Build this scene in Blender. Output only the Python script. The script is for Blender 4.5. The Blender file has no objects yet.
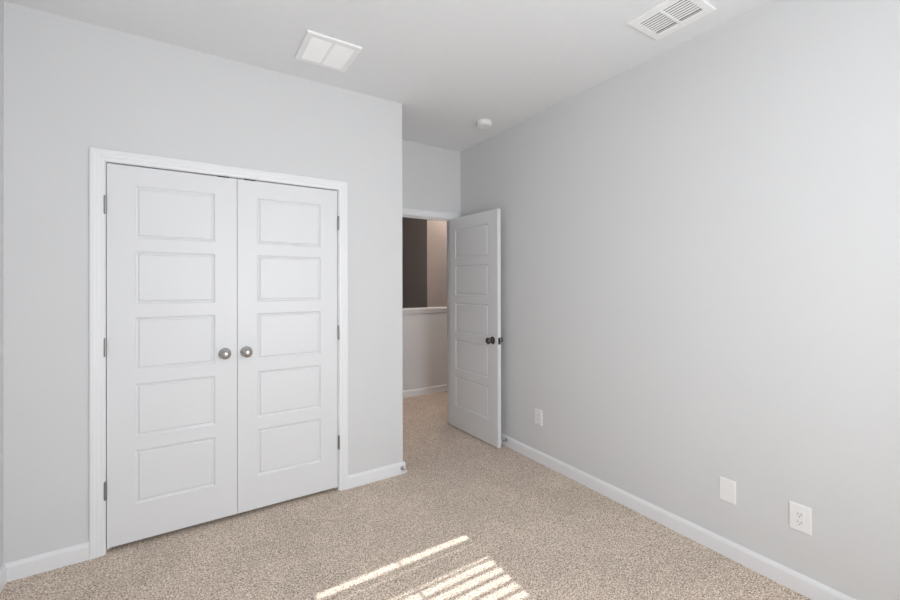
import bpy, bmesh, math, random
from mathutils import Vector, Matrix
R = math.radians
scene = bpy.context.scene
COL = scene.collection

# ------------------------------------------------------------------ camera
cam_d = bpy.data.cameras.new('camera'); cam = bpy.data.objects.new('camera', cam_d); COL.objects.link(cam)
cam.location = (0, 0, 1.38)
yaw, pitch, roll = R(32.5136), R(0.122), R(-0.125)
fwd = Vector((math.sin(yaw)*math.cos(pitch), math.cos(yaw)*math.cos(pitch), math.sin(pitch)))
right = Vector((math.cos(yaw), -math.sin(yaw), 0)); up = right.cross(fwd)
r2 = right*math.cos(roll) + up*math.sin(roll); u2 = -right*math.sin(roll) + up*math.cos(roll)
cam.rotation_euler = Matrix((r2, u2, -fwd)).transposed().to_euler()
cam_d.sensor_width = 36; cam_d.lens = 413.90*36/900
cam_d.shift_x = -(449.87-450)/900; cam_d.shift_y = (283.94-300)/900
cam_d.clip_start = .02; cam_d.clip_end = 100
scene.camera = cam

# ------------------------------------------------------------------ light and exposure
vs = scene.view_settings
vs.view_transform = 'Standard'; vs.look = 'None'; vs.gamma = 1; vs.use_curve_mapping = False; vs.exposure = 0.76
scene.cycles.use_denoising = True
scene.cycles.max_bounces = 14; scene.cycles.diffuse_bounces = 10; scene.cycles.transparent_max_bounces = 12
scene.cycles.sample_clamp_indirect = 6
world = bpy.data.worlds.new('sky'); scene.world = world; world.use_nodes = True
wb = world.node_tree.nodes['Background']; wb.inputs[0].default_value = (.72, .83, 1, 1); wb.inputs[1].default_value = 2.5
SUN_T = .742                      # tangent of the sun's height
sd = bpy.data.lights.new('sun', 'SUN'); sd.energy = 5.2; sd.angle = R(.24); sd.color = (1, .985, .965)
sun = bpy.data.objects.new('sun', sd); COL.objects.link(sun)
sun.rotation_euler = Vector((.025, 1, -SUN_T)).to_track_quat('-Z', 'Y').to_euler()
sun.location = (.6, -4, 5)
def area(name, loc, direction, sx, sy, power, color):
    d = bpy.data.lights.new(name, 'AREA'); d.shape = 'RECTANGLE'; d.size = sx; d.size_y = sy; d.energy = power; d.color = color
    o = bpy.data.objects.new(name, d); COL.objects.link(o); o.location = loc
    o.rotation_euler = Vector(direction).to_track_quat('-Z', 'Z').to_euler(); return o
area('daylight_through_window', (.82, -.845, 1.44), (-.16, 1, .14), .84, 1.36, 34.5, (.95, .975, 1))

# ------------------------------------------------------------------ materials
def mat(name, color, rough=.6, metal=0, spec=.5, bump=0, scale=200, mottle=0, mscale=40):
    m = bpy.data.materials.new(name); m.use_nodes = True; n = m.node_tree.nodes; l = m.node_tree.links
    b = n['Principled BSDF']; b.inputs['Base Color'].default_value = (*color, 1)
    b.inputs['Roughness'].default_value = rough; b.inputs['Metallic'].default_value = metal
    b.inputs['Specular IOR Level'].default_value = spec
    tc = n.new('ShaderNodeTexCoord')
    nz = n.new('ShaderNodeTexNoise'); nz.inputs['Scale'].default_value = scale; nz.inputs['Detail'].default_value = 3
    l.new(tc.outputs['Object'], nz.inputs['Vector'])
    if bump:
        bp = n.new('ShaderNodeBump'); bp.inputs['Strength'].default_value = bump; bp.inputs['Distance'].default_value = .002
        l.new(nz.outputs['Fac'], bp.inputs['Height']); l.new(bp.outputs['Normal'], b.inputs['Normal'])
    if mottle:
        n2 = n.new('ShaderNodeTexNoise'); n2.inputs['Scale'].default_value = mscale; l.new(tc.outputs['Object'], n2.inputs['Vector'])
        mx = n.new('ShaderNodeMixRGB'); mx.inputs[1].default_value = (*[c*(1-mottle) for c in color], 1); mx.inputs[2].default_value = (*[min(1, c*(1+mottle)) for c in color], 1)
        l.new(n2.outputs['Fac'], mx.inputs[0]); l.new(mx.outputs[0], b.inputs['Base Color'])
    return m
WALL = mat('light_grey_wall_paint', (.645, .649, .655), .75, spec=.25, bump=.22, scale=150, mottle=.015, mscale=3)
CEIL = mat('white_ceiling_paint', (.765, .775, .787), .85, spec=.15, bump=.35, scale=110, mottle=.02, mscale=25)
TRIM = mat('white_semi_gloss_trim', (.765, .772, .787), .42, bump=.05, scale=60)
DOORM = mat('white_door_paint', (.705, .71, .725), .45, bump=.12, scale=90)
PLAST = mat('white_plastic', (.80, .80, .80), .4, bump=.02)
GRILLE = mat('white_enamel_grille', (.86, .86, .86), .38, bump=.02)
NICKEL = mat('satin_nickel', (.50, .48, .46), .24, metal=1, mottle=.04)
DNICKEL = mat('dark_nickel_hinge', (.30, .29, .28), .42, metal=1, mottle=.04)
BRONZE = mat('dark_polished_knob', (.13, .127, .125), .11, metal=1)
DARKM = mat('dark_metal_catch', (.05, .05, .05), .5, metal=.3, bump=.02)
RUBBER = mat('grey_rubber', (.30, .30, .30), .7, bump=.05)
BLACK = mat('dark_slot', (.10, .10, .10), .7, bump=.02)
DUCT = mat('duct_grey', (.10, .10, .10), .8, bump=.05)
STAIR_SHADE = mat('shaded_stairwell_brown', (.115, .095, .088), .8, spec=.2, bump=.2, scale=150)  # shade of the unlit far stairwell wall, put into its base colour
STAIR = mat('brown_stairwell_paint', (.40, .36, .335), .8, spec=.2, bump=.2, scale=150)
SLAT = mat('white_faux_wood_slat', (.80, .80, .79), .45, bump=.05, scale=50)
WHITE_RUB = mat('white_rubber_tip', (.75, .75, .74), .6, bump=.03)

def carpet_mat():
    m = bpy.data.materials.new('beige_frieze_carpet'); m.use_nodes = True; n = m.node_tree.nodes; l = m.node_tree.links
    b = n['Principled BSDF']; b.inputs['Roughness'].default_value = .95; b.inputs['Specular IOR Level'].default_value = .05
    b.inputs['Sheen Weight'].default_value = .12
    tc = n.new('ShaderNodeTexCoord')
    def noise(s, d=2, dist=0):
        z = n.new('ShaderNodeTexNoise'); z.inputs['Scale'].default_value = s; z.inputs['Detail'].default_value = d; z.inputs['Distortion'].default_value = dist
        l.new(tc.outputs['Object'], z.inputs['Vector']); return z
    fine = noise(165, 3, .4); mid = noise(60, 2); big = noise(3.2, 3, .6)
    vor = n.new('ShaderNodeTexVoronoi'); vor.inputs['Scale'].default_value = 200; l.new(tc.outputs['Object'], vor.inputs['Vector'])
    ramp = n.new('ShaderNodeValToRGB'); e = ramp.color_ramp.elements
    e[0].position = .32; e[0].color = (.185, .125, .09, 1); e[1].position = .68; e[1].color = (.93, .83, .72, 1)
    x = e.new(.42); x.color = (.46, .365, .29, 1); x = e.new(.54); x.color = (.665, .55, .455, 1)
    # speckled yarn: fine noise with a share of the per-tuft colour
    mixv = n.new('ShaderNodeMath'); mixv.operation = 'MULTIPLY_ADD'; sep = n.new('ShaderNodeSeparateColor'); l.new(vor.outputs['Color'], sep.inputs[0])
    l.new(sep.outputs[0], mixv.inputs[0]); mixv.inputs[1].default_value = .22
    add = n.new('ShaderNodeMath'); add.operation = 'MULTIPLY_ADD'; l.new(fine.outputs['Fac'], add.inputs[0]); add.inputs[1].default_value = .95; add.inputs[2].default_value = -.085
    l.new(add.outputs[0], mixv.inputs[2]); l.new(mixv.outputs[0], ramp.inputs[0])
    tone = n.new('ShaderNodeMapRange'); tone.inputs['From Min'].default_value = .3; tone.inputs['From Max'].default_value = .7
    tone.inputs['To Min'].default_value = .93; tone.inputs['To Max'].default_value = 1.07; l.new(big.outputs['Fac'], tone.inputs['Value'])
    hs = n.new('ShaderNodeHueSaturation'); l.new(ramp.outputs[0], hs.inputs['Color']); l.new(tone.outputs[0], hs.inputs['Value'])
    l.new(hs.outputs[0], b.inputs['Base Color'])
    hsum = n.new('ShaderNodeMath'); hsum.operation = 'MULTIPLY_ADD'; l.new(mid.outputs['Fac'], hsum.inputs[0]); hsum.inputs[1].default_value = .6; l.new(fine.outputs['Fac'], hsum.inputs[2])
    bp = n.new('ShaderNodeBump'); bp.inputs['Strength'].default_value = .6; bp.inputs['Distance'].default_value = .006
    l.new(hsum.outputs[0], bp.inputs['Height']); l.new(bp.outputs[0], b.inputs['Normal'])
    return m
CARPET = carpet_mat()
def glass_mat():
    m = bpy.data.materials.new('clear_window_glass'); m.use_nodes = True; n = m.node_tree.nodes; l = m.node_tree.links
    n.remove(n['Principled BSDF']); out = n['Material Output']
    t = n.new('ShaderNodeBsdfTransparent'); g = n.new('ShaderNodeBsdfGlossy'); g.inputs['Roughness'].default_value = .02
    t.inputs[0].default_value = (.95, .97, .96, 1)
    fr = n.new('ShaderNodeFresnel'); fr.inputs[0].default_value = 1.45
    mx = n.new('ShaderNodeMixShader'); l.new(fr.outputs[0], mx.inputs[0]); l.new(t.outputs[0], mx.inputs[1]); l.new(g.outputs[0], mx.inputs[2]); l.new(mx.outputs[0], out.inputs[0])
    return m
GLASS = glass_mat()

# ------------------------------------------------------------------ mesh helpers
def new(): return bmesh.new()
def box(bm, x0, x1, y0, y1, z0, z1, M=None):
    vs_ = [bm.verts.new(Vector(c) if M is None else M @ Vector(c)) for c in
          ((x0, y0, z0), (x1, y0, z0), (x1, y1, z0), (x0, y1, z0), (x0, y0, z1), (x1, y0, z1), (x1, y1, z1), (x0, y1, z1))]
    for f in ((0, 3, 2, 1), (4, 5, 6, 7), (0, 1, 5, 4), (1, 2, 6, 5), (2, 3, 7, 6), (3, 0, 4, 7)): bm.faces.new([vs_[i] for i in f])
    return bm
def lathe(bm, prof, M=None, seg=32):
    """prof: list of (radius, height) revolved about local z"""
    M = M or Matrix(); rings = []
    for r, h in prof:
        if r < 1e-6: rings.append([bm.verts.new(M @ Vector((0, 0, h)))])
        else: rings.append([bm.verts.new(M @ Vector((r*math.cos(2*math.pi*k/seg), r*math.sin(2*math.pi*k/seg), h))) for k in range(seg)])
    for a, b in zip(rings, rings[1:]):
        for k in range(seg):
            k2 = (k+1) % seg
            if len(a) == 1 and len(b) > 1: bm.faces.new((a[0], b[k], b[k2]))
            elif len(b) == 1 and len(a) > 1: bm.faces.new((a[k], a[k2], b[0]))
            elif len(a) > 1: bm.faces.new((a[k], a[k2], b[k2], b[k]))
    return bm
def sweep(bm, path, prof):
    """sweep a closed 2-D profile along a list of frames (origin, axis_u, axis_v)"""
    rings = [[bm.verts.new(o + u*a + v*b) for a, b in prof] for o, u, v in path]
    m = len(prof)
    for A, B in zip(rings, rings[1:]):
        for i in range(m): bm.faces.new((A[i], A[(i+1) % m], B[(i+1) % m], B[i]))
    bm.faces.new(rings[0][::-1]); bm.faces.new(rings[-1]); return bm
def obj(name, bm, m, parent=None, smooth=False, bevel=0, seg=2, wn=False):
    bmesh.ops.recalc_face_normals(bm, faces=bm.faces)
    me = bpy.data.meshes.new(name); bm.to_mesh(me); bm.free(); me.materials.append(m)
    o = bpy.data.objects.new(name, me); COL.objects.link(o)
    if parent: o.parent = parent
    if smooth:
        for p in me.polygons: p.use_smooth = True
    if bevel:
        b = o.modifiers.new('bevel', 'BEVEL'); b.width = bevel; b.segments = seg; b.limit_method = 'ANGLE'; b.angle_limit = R(40)
    return o
def tag(o, label, cat, group=None, kind=None):
    o['label'] = label; o['category'] = cat
    if group: o['group'] = group
    if kind: o['kind'] = kind
    return o
def empty(name, loc, rz=0):
    o = bpy.data.objects.new(name, None); COL.objects.link(o); o.location = loc; o.rotation_euler = (0, 0, rz); o.empty_display_size = .1; return o
def copy_tree(o, parent=None):
    c = o.copy(); COL.objects.link(c)
    if parent: c.parent = parent
    for ch in [k for k in bpy.data.objects if k.parent == o]: copy_tree(ch, c)
    return c
def struct(name, bm, m, label, cat, **k): return tag(obj(name, bm, m, **k), label, cat, kind='structure')

# ------------------------------------------------------------------ dimensions (metres; camera above the origin)
XL, XR, YB, YC, YE = -.719, 2.318, -.89, 2.751, 3.433
XN, H, T = 1.340, 2.711, .115
CX0, CX1, CZ = -.349, .862, 2.016        # closet doorway, clear
EX0, EX1, EZ = 1.460, 2.224, 2.024       # entry doorway, clear
WX0, WX1, WZ0, WZ1 = .373, 1.267, .76, 2.250
HY, SY, HX0, HX1 = 4.58, 7.1, -.719, 4.6  # landing half wall, stairwell far wall
J = .017                                  # jamb thickness

# ------------------------------------------------------------------ room shell
bm = new(); box(bm, XL-T, XR+T, YB-.15, YC+.02, -.12, 0); box(bm, XL-T, HX1+T, YC+.02, HY+T, -.12, 0)
struct('floor', bm, CARPET, 'beige speckled carpet floor running out to the landing', 'floor')
bm = new(); box(bm, XL-T, XR+T, YB-.15, YE, H, H+.15); box(bm, XL-T, HX1+T, YE, SY+T, H, H+.15)
struct('ceiling', bm, CEIL, 'flat white textured ceiling', 'ceiling')
bm = new(); box(bm, XL-T, XL, YB-.15, YE, 0, H)
struct('wall_left', bm, WALL, 'light grey wall at the far left edge', 'wall')
bm = new(); box(bm, XR, XR+T, YB-.15, YE, 0, H)
struct('wall_right', bm, WALL, 'long light grey wall behind the open door', 'wall')
def wall_with_hole(x0, x1, y0, y1, hx0, hx1, hz0, hz1):
    bm = new()
    box(bm, x0, hx0, y0, y1, 0, H); box(bm, hx1, x1, y0, y1, 0, H); box(bm, hx0, hx1, y0, y1, hz1, H)
    if hz0 > 0: box(bm, hx0, hx1, y0, y1, 0, hz0)
    return bm
struct('wall_back', wall_with_hole(XL, XR, YB-.15, YB, WX0, WX1, WZ0, WZ1), WALL, 'grey window wall opposite the closet', 'wall')
struct('wall_front', wall_with_hole(XL, XN, YC, YC+T, CX0-J, CX1+J, 0, CZ+J), WALL, 'light grey wall around the closet double doors', 'wall')
bm = new(); box(bm, XN-T, XN, YC+T, YE, 0, H)
struct('wall_niche', bm, WALL, 'short grey wall returning from closet to entry door', 'wall')
struct('wall_entry', wall_with_hole(XL-T, HX1, YE, YE+T, EX0-J, EX1+J, 0, EZ+J), WALL, 'grey wall above and around the open entry doorway', 'wall')
bm = new(); box(bm, HX0, HX1, HY, HY+T, 0, 1.03)
struct('wall_landing', bm, WALL, 'low grey half wall on the landing past the doorway', 'wall')
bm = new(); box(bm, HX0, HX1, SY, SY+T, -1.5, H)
struct('wall_stairwell', bm, STAIR_SHADE, 'stairwell wall beyond the half wall, coloured dark as unlit', 'wall')
SX, SYc = 3.04, 5.40
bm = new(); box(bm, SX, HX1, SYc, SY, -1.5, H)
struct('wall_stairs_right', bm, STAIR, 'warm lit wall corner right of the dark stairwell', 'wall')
bm = new(); box(bm, HX0-T, HX0, YE+T, SY+T, -1.5, H); box(bm, HX1, HX1+T, YE, SY+T, -1.5, H)
struct('wall_hall_ends', bm, WALL, 'grey end walls of the landing out of view', 'wall')
bm = new(); box(bm, HX0-T, HX1+T, HY+T, SY+T, -1.6, -1.5)
struct('floor_stairwell', bm, CARPET, 'carpeted floor down in the stairwell', 'floor')
bm = new(); box(bm, HX0, HX1, HY-.0, HY+.02, -1.5, -.12)
struct('wall_stairs_side', bm, STAIR, 'stairwell side below the half wall', 'wall')

# ------------------------------------------------------------------ baseboards
BBP = [(0, 0), (.014, 0), (.014, .066), (.011, .076), (.006, .083), (0, .085)]     # (out from wall, up)
def baseboard(name, runs, label):
    bm = new(); Z = Vector((0, 0, 1))
    for (a, b, nrm) in runs:
        n_ = Vector((*nrm, 0)); sweep(bm, [(Vector((*a, 0)), n_, Z), (Vector((*b, 0)), n_, Z)], BBP)
    return struct(name, bm, TRIM, label, 'baseboard')
CW = .058
baseboard('baseboard_front', [((XL, YC), (CX0-.005-CW, YC), (0, -1)), ((CX1+.005+CW, YC), (XN+.014, YC), (0, -1))], 'white baseboards beside the closet doors')
baseboard('baseboard_niche', [((XN, YC), (XN, YE), (1, 0))], 'white baseboard on the short return wall')
baseboard('baseboard_right', [((XR, YB), (XR, YE), (-1, 0))], 'white baseboard along the long right wall')
baseboard('baseboard_left', [((XL, YB), (XL, YC), (1, 0))], 'white baseboard along the left wall')
baseboard('baseboard_back', [((XL, YB), (XR, YB), (0, 1))], 'white baseboard under the window')
baseboard('baseboard_landing', [((HX0, HY), (HX1, HY), (0, -1))], 'white baseboard at the foot of the landing half wall')

# ------------------------------------------------------------------ door casings and jambs
CASP = [(0, 0), (0, .007), (.004, .010), (.018, .011), (.021, .0135), (.034, .0145), (.040, .017), (.054, .017), (CW, .014), (CW, 0)]
def casing(bm, x0, x1, zt, y, sgn):
    """mitred casing round an opening; sgn = direction out of the wall along y"""
    o = Vector((0, sgn, 0)); r = .005
    a, b, t = x0-r, x1+r, zt+r
    path = [(Vector((a, y, 0)), Vector((-1, 0, 0)), o), (Vector((a, y, t)), Vector((-1, 0, 1)), o),
            (Vector((b, y, t)), Vector((1, 0, 1)), o), (Vector((b, y, 0)), Vector((1, 0, 0)), o)]
    sweep(bm, path, CASP)
def jamb(bm, x0, x1, zt, y0, y1, stop_y0, stop_y1):
    box(bm, x0-J, x0, y0, y1, 0, zt); box(bm, x1, x1+J, y0, y1, 0, zt); box(bm, x0-J, x1+J, y0, y1, zt, zt+J)
    box(bm, x0, x0+.010, stop_y0, stop_y1, 0, zt-.010); box(bm, x1-.010, x1, stop_y0, stop_y1, 0, zt-.010); box(bm, x0, x1, stop_y0, stop_y1, zt-.010, zt)
bm = new(); casing(bm, CX0, CX1, CZ, YC, -1); jamb(bm, CX0-.0, CX1+.0, CZ+.003, YC, YC+T, YC+.040, YC+.075)
struct('trim_1', bm, TRIM, 'white stepped casing framing the closet double doors', 'door frame')
bm = new(); casing(bm, EX0, EX1, EZ, YE, -1); casing(bm, EX0, EX1, EZ, YE+T, 1); jamb(bm, EX0, EX1, EZ, YE, YE+T, YE+.040, YE+.075)
struct('trim_2', bm, TRIM, 'white casing framing the open entry doorway', 'door frame')
# cap of the landing half wall: fascia boards and a top board
bm = new(); box(bm, HX0, HX1, HY-.030, HY+T+.030, 1.066, 1.086); box(bm, HX0, HX1, HY-.014, HY, 1.026, 1.066); box(bm, HX0, HX1, HY+T, HY+T+.014, 1.026, 1.066); box(bm, HX0, HX1, HY, HY+T, 1.03, 1.066)
struct('trim_3', bm, TRIM, 'white wooden cap on top of the landing half wall', 'trim', bevel=.003)

# ------------------------------------------------------------------ doors
PZ = [(.220, .503), (.574, .856), (.927, 1.209), (1.280, 1.562), (1.630, 1.910)]
def door_leaf(w, z0, z1, px0, px1, both=False, th=.035):
    """leaf in local coordinates: x 0..w, front face y=0, back y=th; five moulded panels"""
    bm = new(); out = [(0, 0), (.006, .0065), (.014, .009), (.0195, .002)]
    def face(y, s):
        xs = [0, px0, px1, w]; zs = [z0] + [v for p in PZ for v in p] + [z1]
        G = {}
        def V(x, z, d=0):
            k = (round(x, 5), round(z, 5), round(d, 5))
            if k not in G: G[k] = bm.verts.new((x, y+s*d, z))
            return G[k]
        for i in range(3):
            for j in range(len(zs)-1):
                if i == 1 and j % 2 == 1:
                    a, b, c, d = xs[1], xs[2], zs[j], zs[j+1]; prev = None
                    for off, dep in out:
                        ring = [V(a+off, c+off, dep), V(b-off, c+off, dep), V(b-off, d-off, dep), V(a+off, d-off, dep)]
                        if prev:
                            for q in range(4): bm.faces.new((prev[q], prev[(q+1) % 4], ring[(q+1) % 4], ring[q]))
                        prev = ring
                    bm.faces.new(prev)
                else: bm.faces.new((V(xs[i], zs[j]), V(xs[i+1], zs[j]), V(xs[i+1], zs[j+1]), V(xs[i], zs[j+1])))
        return G, xs, zs
    A, xs, zs = face(0, 1); B, _, _ = face(th, -1)
    g = lambda G, x, z: G[(round(x, 5), round(z, 5), 0)]
    for a, b in zip(xs, xs[1:]):
        for z in (z0, z1): bm.faces.new((g(A, a, z), g(A, b, z), g(B, b, z), g(B, a, z)))
    for a, b in zip(zs, zs[1:]):
        for x in (0, w): bm.faces.new((g(A, x, a), g(A, x, b), g(B, x, b), g(B, x, a)))
    return bm
def hinge(parent, x, y, z, side=1):
    bm = new(); lathe(bm, [(0, -.047), (.0045, -.047), (.0065, -.044), (.0065, .044), (.0045, .047), (0, .047)], Matrix.Translation((x, y, z)), 16)
    for dz in (-.027, -.009, .009, .027): lathe(bm, [(.0067, -.0006+dz), (.0070, dz), (.0067, .0006+dz)], Matrix.Translation((x, y, z)), 16)
    box(bm, x-.0012, x+.0012, y, y+.012, z-.044, z+.044)
    return obj('hinge', bm, DNICKEL, parent, smooth=False)
def knob(parent, x, y, z, s, m, name='door_knob'):
    """round passage knob on a rosette; s = direction it projects along y"""
    M = Matrix.Translation((x, y, z)) @ Matrix.Rotation(R(90 if s < 0 else -90), 4, 'X')
    bm = lathe(new(), [(0, .0165), (.012, .017), (.0115, .030), (.014, .032), (.020, .035), (.0258, .0405), (.0285, .047), (.0278, .0535), (.0245, .059), (.0190, .0632), (.0125, .0658), (.006, .0670), (0, .0673)], M, 40)
    k = obj(name, bm, m, parent, smooth=True)
    bm = lathe(new(), [(0, 0), (.0325, 0), (.0325, .003), (.030, .006), (.020, .009), (.0135, .012), (.0125, .018), (0, .018)], M, 40)
    obj('rosette', bm, m, k, smooth=True)
    return k

def closet_door(name, x0, w, hinge_left, label, px0, px1):
    d = tag(empty(name, (x0, YC+.002, 0)), label, 'door', 'closet double doors', 'structure')
    obj('door_leaf', door_leaf(w, 0.024, CZ-.003, px0, px1), DOORM, d, bevel=.0015)
    hx = -.0045 if hinge_left else w+.0045
    for z in (.325, 1.062, 1.797): hinge(d, hx, -.0085, z)
    kx = w-.064 if hinge_left else .048
    knob(d, kx, 0, .981, -1, NICKEL)
    # ball catch strike on the top edge of the leaf
    cx_ = w-.072 if hinge_left else .068
    bm = new(); box(bm, cx_-.030, cx_+.030, -.0025, .026, CZ-.0050, CZ+.0018); lathe(bm, [(0, 0), (.006, .0002), (.005, .0010), (0, .0014)], Matrix.Translation((cx_, .012, CZ+.0015)), 12)
    obj('ball_catch', bm, DARKM, d)
    return d
WL = .6015
closet_door('door_1', CX0+.003, WL, True, 'left closet door, white with five panels and round knob', .1165, .488)
closet_door('door_2', CX1-.003-WL, WL, False, 'right closet door, white with five panels and round knob', .107, .489)

# entry door: hinge pin at the right jamb, swung open into the room until it meets its stop
ang = math.atan2(3.5045-2.765, 2.1762-2.1935)     # direction from free edge to hinge edge
ed = tag(empty('door_3', (2.1876, 3.4445, 0), R(-88.84)), 'white five panel entry door standing open by right wall', 'door', None, 'structure')
EW = .734
obj('door_leaf', door_leaf(EW, .008, 2.020, .108, .608), DOORM, ed, bevel=.0015)
# local x runs from the hinge edge to the free edge, local y from the visible face towards the right wall after rotation
for z in (.325, 1.062, 1.797): hinge(ed, -.006, .0415, z)
knob(ed, EW-.066, 0, .906, -1, BRONZE); knob(ed, EW-.066, .035, .906, 1, BRONZE)
bm = new(); box(bm, EW-.0005, EW+.0012, .005, .030, .906-.028, .906+.028); obj('latch_plate', bm, BRONZE, ed)
bm = new(); box(bm, EW, EW+.010, .011, .024, .906-.009, .906+.009); obj('latch_bolt', bm, BRONZE, ed, bevel=.003)

# ------------------------------------------------------------------ window and blinds behind the camera
wn = tag(empty('window_1', ((WX0+WX1)/2, YB-.11, WZ0)), 'white vinyl window in the wall opposite the closet', 'window', None, 'structure')
hw, hh = (WX1-WX0)/2, WZ1-WZ0; fw = .035
def rect_frame(bm, x0, x1, z0, z1, y0, y1, w):
    box(bm, x0, x0+w, y0, y1, z0, z1); box(bm, x1-w, x1, y0, y1, z0, z1); box(bm, x0+w, x1-w, y0, y1, z0, z0+w); box(bm, x0+w, x1-w, y0, y1, z1-w, z1)
bm = new(); rect_frame(bm, -hw, hw, 0, hh, -.03, .02, .022); obj('window_frame', bm, TRIM, wn)
for z0, z1, y0 in ((.02, hh/2+.02, -.005), (hh/2-.02, hh-.02, -.025)):
    bm = new(); rect_frame(bm, -hw+.02, hw-.02, z0, z1, y0, y0+.02, .02); s = obj('sash', bm, TRIM, wn)
    bm = new(); box(bm, -hw+.04, hw-.04, y0+.008, y0+.011, z0+.02, z1-.02); obj('pane', bm, GLASS, s)
bm = new(); box(bm, WX0-.03, WX1+.03, YB-.075, YB+.025, WZ0-.018, WZ0+.002)
struct('trim_4', bm, TRIM, 'white window stool under the blinds', 'window sill', bevel=.003)

bl = tag(empty('window_blinds', (.820, YB-.045, WZ0+.01)), 'white slatted window blinds in the wall opposite the closet', 'blinds')
bx = .437
bm = new(); box(bm, -bx, bx, -.028, .028, 1.341, 1.475); obj('head_rail', bm, SLAT, bl, bevel=.002)
zt = 2.078 - (WZ0+.01)                                             # gap under the first slat lets in the first stripe
PITCH = .0445
def slat(z, tilt, w=.050):
    bm = new(); c, s = math.cos(tilt), math.sin(tilt); pts = []
    for k in range(7):
        a = -w/2 + w*k/6; cr = .0022*(1-(2*a/w)**2)
        pts.append((a*c + cr*s, z - a*s + cr*c))                   # (y, z): the room edge drops when tilted
    th = .0026
    rings = [[bm.verts.new((x, y, zz)) for y, zz in pts] + [bm.verts.new((x, y-th*s, zz-th*c)) for y, zz in reversed(pts)] for x in (-bx, bx)]
    m = len(rings[0])
    for i in range(m): bm.faces.new((rings[0][i], rings[0][(i+1) % m], rings[1][(i+1) % m], rings[1][i]))
    bm.faces.new(rings[0]); bm.faces.new(rings[1][::-1])
    return obj('slat', bm, SLAT, bl)
for dz, t in ((.0315, 4), (.074, -5), (.119, -6), (.1557, 25)): slat(zt-dz, R(t))   # top slats spaced and tilted to shape the upper sun stripes
z = zt - .1557 - PITCH
while z > .045: slat(z, R(22)); z -= PITCH
bm = new(); box(bm, -bx, bx, -.025, .025, .006, .026); obj('bottom_rail', bm, SLAT, bl, bevel=.002)
for cx_ in (.0,):
    bm = new(); box(bm, cx_-.006, cx_+.006, -.0275, -.0265, 0.02, 1.345); obj('ladder_tape', bm, SLAT, bl)
    bm = new(); box(bm, cx_-.006, cx_+.006, .0265, .0275, 0.02, 1.345); obj('ladder_tape', bm, SLAT, bl)

# ------------------------------------------------------------------ ceiling register (slatted) near the right wall
def frame_ring(bm, x0, x1, y0, y1, w, zt_, zb, lip=.004):
    """bevelled flange hanging under the ceiling: outer edge thin, inner edge at zb"""
    o = [(x0, y0), (x1, y0), (x1, y1), (x0, y1)]; i_ = [(x0+w, y0+w), (x1-w, y0+w), (x1-w, y1-w), (x0+w, y1-w)]
    m_ = [(x0+lip, y0+lip), (x1-lip, y0+lip), (x1-lip, y1-lip), (x0+lip, y1-lip)]
    L = [[bm.verts.new((*p, z)) for p in pts] for pts, z in ((o, zt_), (o, zb+.003), (m_, zb), (i_, zb), (i_, zt_))]
    for A, B in zip(L, L[1:]+[L[0]]):
        for q in range(4): bm.faces.new((A[q], A[(q+1) % 4], B[(q+1) % 4], B[q]))
vx0, vx1, vy0, vy1 = 1.896, 2.158, .988, 1.288; ox, oy = (vx0+vx1)/2, (vy0+vy1)/2
v = tag(empty('air_vent', (ox, oy, H)), 'white slatted air register in the ceiling near the right wall', 'air vent')
a, b = (vx1-vx0)/2, (vy1-vy0)/2
bm = new(); frame_ring(bm, -a, a, -b, b, .034, -.0005, -.009); obj('frame', bm, GRILLE, v)
bm = new(); box(bm, -a+.034, a-.034, -.005, .005, -.0105, -.002); obj('divider', bm, GRILLE, v)
bm = new(); box(bm, -a+.034, a-.034, -b+.034, b-.034, -.0012, -.0004); obj('duct_opening', bm, DUCT, v)['label'] = 'dark duct opening behind the slats'
NS = 10; sw = (2*a-.068)/NS
for half in (-1, 1):
    for k in range(NS):
        x = -a+.034 + (k+.5)*sw; t, hb = ((R(40), .0040) if k < NS-2 else (R(40), .0016)) if k < NS-1 else (R(30), .0066)
        M = Matrix.Translation((x, half*(b-.034+.005)/2, -.0065)) @ Matrix.Rotation(t, 4, 'Y')
        bm = new(); L_ = (b-.034-.005)/2; box(bm, -hb, hb, -L_, L_, -.0005, .0005, M); obj('slat', bm, GRILLE, v)

# ------------------------------------------------------------------ square two-panel grille in front of the closet
gx0, gx1, gy0, gy1 = .534, .833, 2.211, 2.519; ox, oy = (gx0+gx1)/2, (gy0+gy1)/2
g = tag(empty('ceiling_grille', (ox, oy, H)), 'square white ceiling grille with two bright louvred panels', 'ceiling grille')
a, b = (gx1-gx0)/2, (gy1-gy0)/2
bm = new(); frame_ring(bm, -a, a, -b, b, .032, -.0005, -.012); obj('frame', bm, GRILLE, g)
bm = new(); box(bm, -.007, .007, -b+.032, b-.032, -.0115, -.002); obj('divider', bm, GRILLE, g)
for s in (-1, 1):
    xa, xb = (-a+.032, -.007) if s < 0 else (.007, a-.032)
    bm = new(); n_ = 20; st = (2*b-.064)/n_
    for k in range(n_):
        y = -b+.032 + (k+.5)*st
        M = Matrix.Translation(((xa+xb)/2, y, -.0075)) @ Matrix.Rotation(R(-58), 4, 'X')
        box(bm, -(xb-xa)/2, (xb-xa)/2, -.0055, .0055, -.0005, .0005, M)
    obj('louvre_panel', bm, GRILLE, g)

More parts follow.
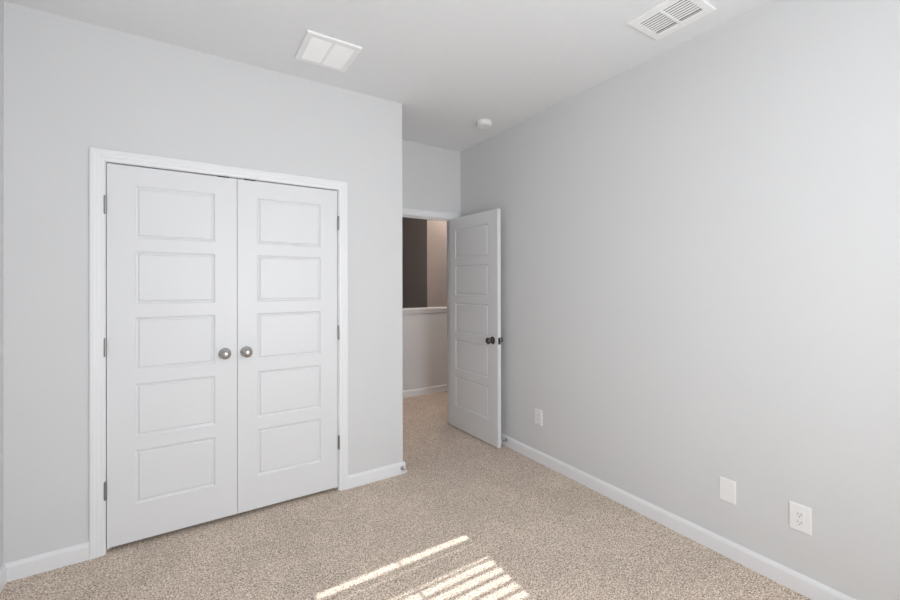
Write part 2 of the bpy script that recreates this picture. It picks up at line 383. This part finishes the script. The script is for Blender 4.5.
# ------------------------------------------------------------------ smoke detector
sm = tag(empty('smoke_detector', (2.058, 2.700, H)), 'round white smoke detector on the ceiling near the doorway', 'smoke detector')
Mz = Matrix.Rotation(R(180), 4, 'X')
obj('base', lathe(new(), [(0, 0), (.060, 0), (.060, .008), (.057, .010), (0, .010)], Mz, 48), PLAST, sm, smooth=False)
obj('cover', lathe(new(), [(0, .010), (.055, .010), (.055, .013), (.060, .015), (.060, .029), (.056, .034), (.044, .037), (.018, .038), (.017, .0365), (0, .0365)], Mz, 48), PLAST, sm)
obj('test_button', lathe(new(), [(0, .035), (.010, .035), (.010, .0395), (0, .040)], Matrix.Translation((.02, -.01, 0)) @ Mz, 20), PLAST, sm)

# ------------------------------------------------------------------ wall plates (local: x along wall, y out of the wall, z up)
def plate(name, y, z, label, cat, kind, w=.080, h=.120, group=None):
    p = empty(name, (XR, y, z), R(90))        # local +y points into the room (-x), local x runs along +y
    bm = new(); t = .006
    o = [(-w/2, -h/2), (w/2, -h/2), (w/2, h/2), (-w/2, h/2)]; q = .004
    i_ = [(-w/2+q, -h/2+q), (w/2-q, -h/2+q), (w/2-q, h/2-q), (-w/2+q, h/2-q)]
    L = [[bm.verts.new((px, yy, pz)) for px, pz in pts] for pts, yy in ((o, .0), (o, .0035), (i_, t))]
    for A, B in zip(L, L[1:]):
        for k in range(4): bm.faces.new((A[k], A[(k+1) % 4], B[(k+1) % 4], B[k]))
    bm.faces.new(L[0]); bm.faces.new(L[-1]); obj('cover_plate', bm, PLAST, p)
    def screw(zz):
        M = Matrix.Translation((0, t, zz)) @ Matrix.Rotation(R(-90), 4, 'X')
        s = obj('screw', lathe(new(), [(0, -.001), (.0032, -.001), (.0032, .0004), (.0015, .0011), (0, .0011)], M, 16), PLAST, p)
    if kind == 'blank':
        screw(.030); screw(-.030)
    else:
        bm = new(); box(bm, -.0165, .0165, t-.002, t+.0015, -.033, .033); ins = obj('insert', bm, PLAST, p, bevel=.001)
        if kind == 'outlet':
            for zc in (-.020, .0145):
                bm = new()
                for xs_, hh_ in ((-.0063, .0085), (.0063, .007)): box(bm, xs_-.0011, xs_+.0011, t+.001, t+.0018, zc+.001-hh_/2+.003, zc+.001+hh_/2+.003)
                M = Matrix.Translation((0, t+.001, zc-.007)) @ Matrix.Rotation(R(-90), 4, 'X')
                lathe(bm, [(0, 0), (.0024, 0), (.0024, .0008), (0, .0008)], M, 12)
                obj('socket_slots', bm, BLACK, ins)
            screw(.0485); screw(-.0485)
        else: screw(.0485); screw(-.0485)
    return tag(p, label, cat, group)
plate('wall_outlet', .7225, .333, 'white two-socket outlet nearest the camera on right wall', 'outlet', 'outlet')
plate('blank_plate', 1.0175, .334, 'plain white blank cover plate left of the two-socket outlet', 'wall plate', 'blank', .076, .116)
plate('wall_outlet', 2.3525, .3485, 'small white outlet on right wall beside the open door', 'outlet', 'outlet', .078, .118)

# ------------------------------------------------------------------ door stops
def door_stop(loc, direction, label):
    q = Vector(direction).to_track_quat('Z', 'Y'); e = empty('door_stop', loc); e.rotation_euler = q.to_euler()
    obj('base', lathe(new(), [(0, 0), (.014, 0), (.014, .003), (.010, .007), (.006, .010), (0, .010)], None, 24), NICKEL, e, smooth=True)
    obj('shaft', lathe(new(), [(0, .009), (.0052, .009), (.0045, .02), (.0045, .050), (.008, .056), (.008, .060), (0, .060)], None, 20), NICKEL, e, smooth=True)
    obj('rubber_tip', lathe(new(), [(0, .059), (.0085, .059), (.0095, .062), (.0095, .069), (.007, .073), (0, .074)], None, 20), WHITE_RUB, e, smooth=True)
    return tag(e, label, 'door stop')
door_stop((XR-.0135, 2.719, .055), (-1, 0, 0), 'metal door stop on baseboard behind the open entry door')
door_stop((XN-.012, YC-.0135, .045), (0, -1, 0), 'metal door stop on baseboard at the closet wall corner')

# ------------------------------------------------------------------ stair lamp and added landing fill lamp, out of view
lp = tag(empty('unseen_lamp', (3.5, 5.08, H)), 'small warm ceiling lamp over the stairs out of view', 'lamp')
obj('canopy', lathe(new(), [(0, 0), (.07, 0), (.07, .02), (.05, .03), (0, .03)], Mz, 32), NICKEL, lp, smooth=True)
ld = bpy.data.lights.new('lamp_bulb', 'POINT'); ld.energy = 6.5; ld.color = (1, .84, .73); ld.shadow_soft_size = .05
lo = bpy.data.objects.new('lamp_bulb', ld); COL.objects.link(lo); lo.parent = lp; lo.location = (0, 0, -.10)

hl = tag(empty('unseen_lamp', (2.55, 3.85, H)), 'added warm fill lamp over the landing out of view', 'lamp')  # unseen lamp added to brighten the landing half wall
obj('canopy', lathe(new(), [(0, 0), (.07, 0), (.07, .02), (.05, .03), (0, .03)], Mz, 32), NICKEL, hl, smooth=True)
ld = bpy.data.lights.new('lamp_bulb', 'POINT'); ld.energy = 15; ld.color = (1, .85, .76); ld.shadow_soft_size = .05
lo = bpy.data.objects.new('lamp_bulb', ld); COL.objects.link(lo); lo.parent = hl; lo.location = (0, 0, -.10)
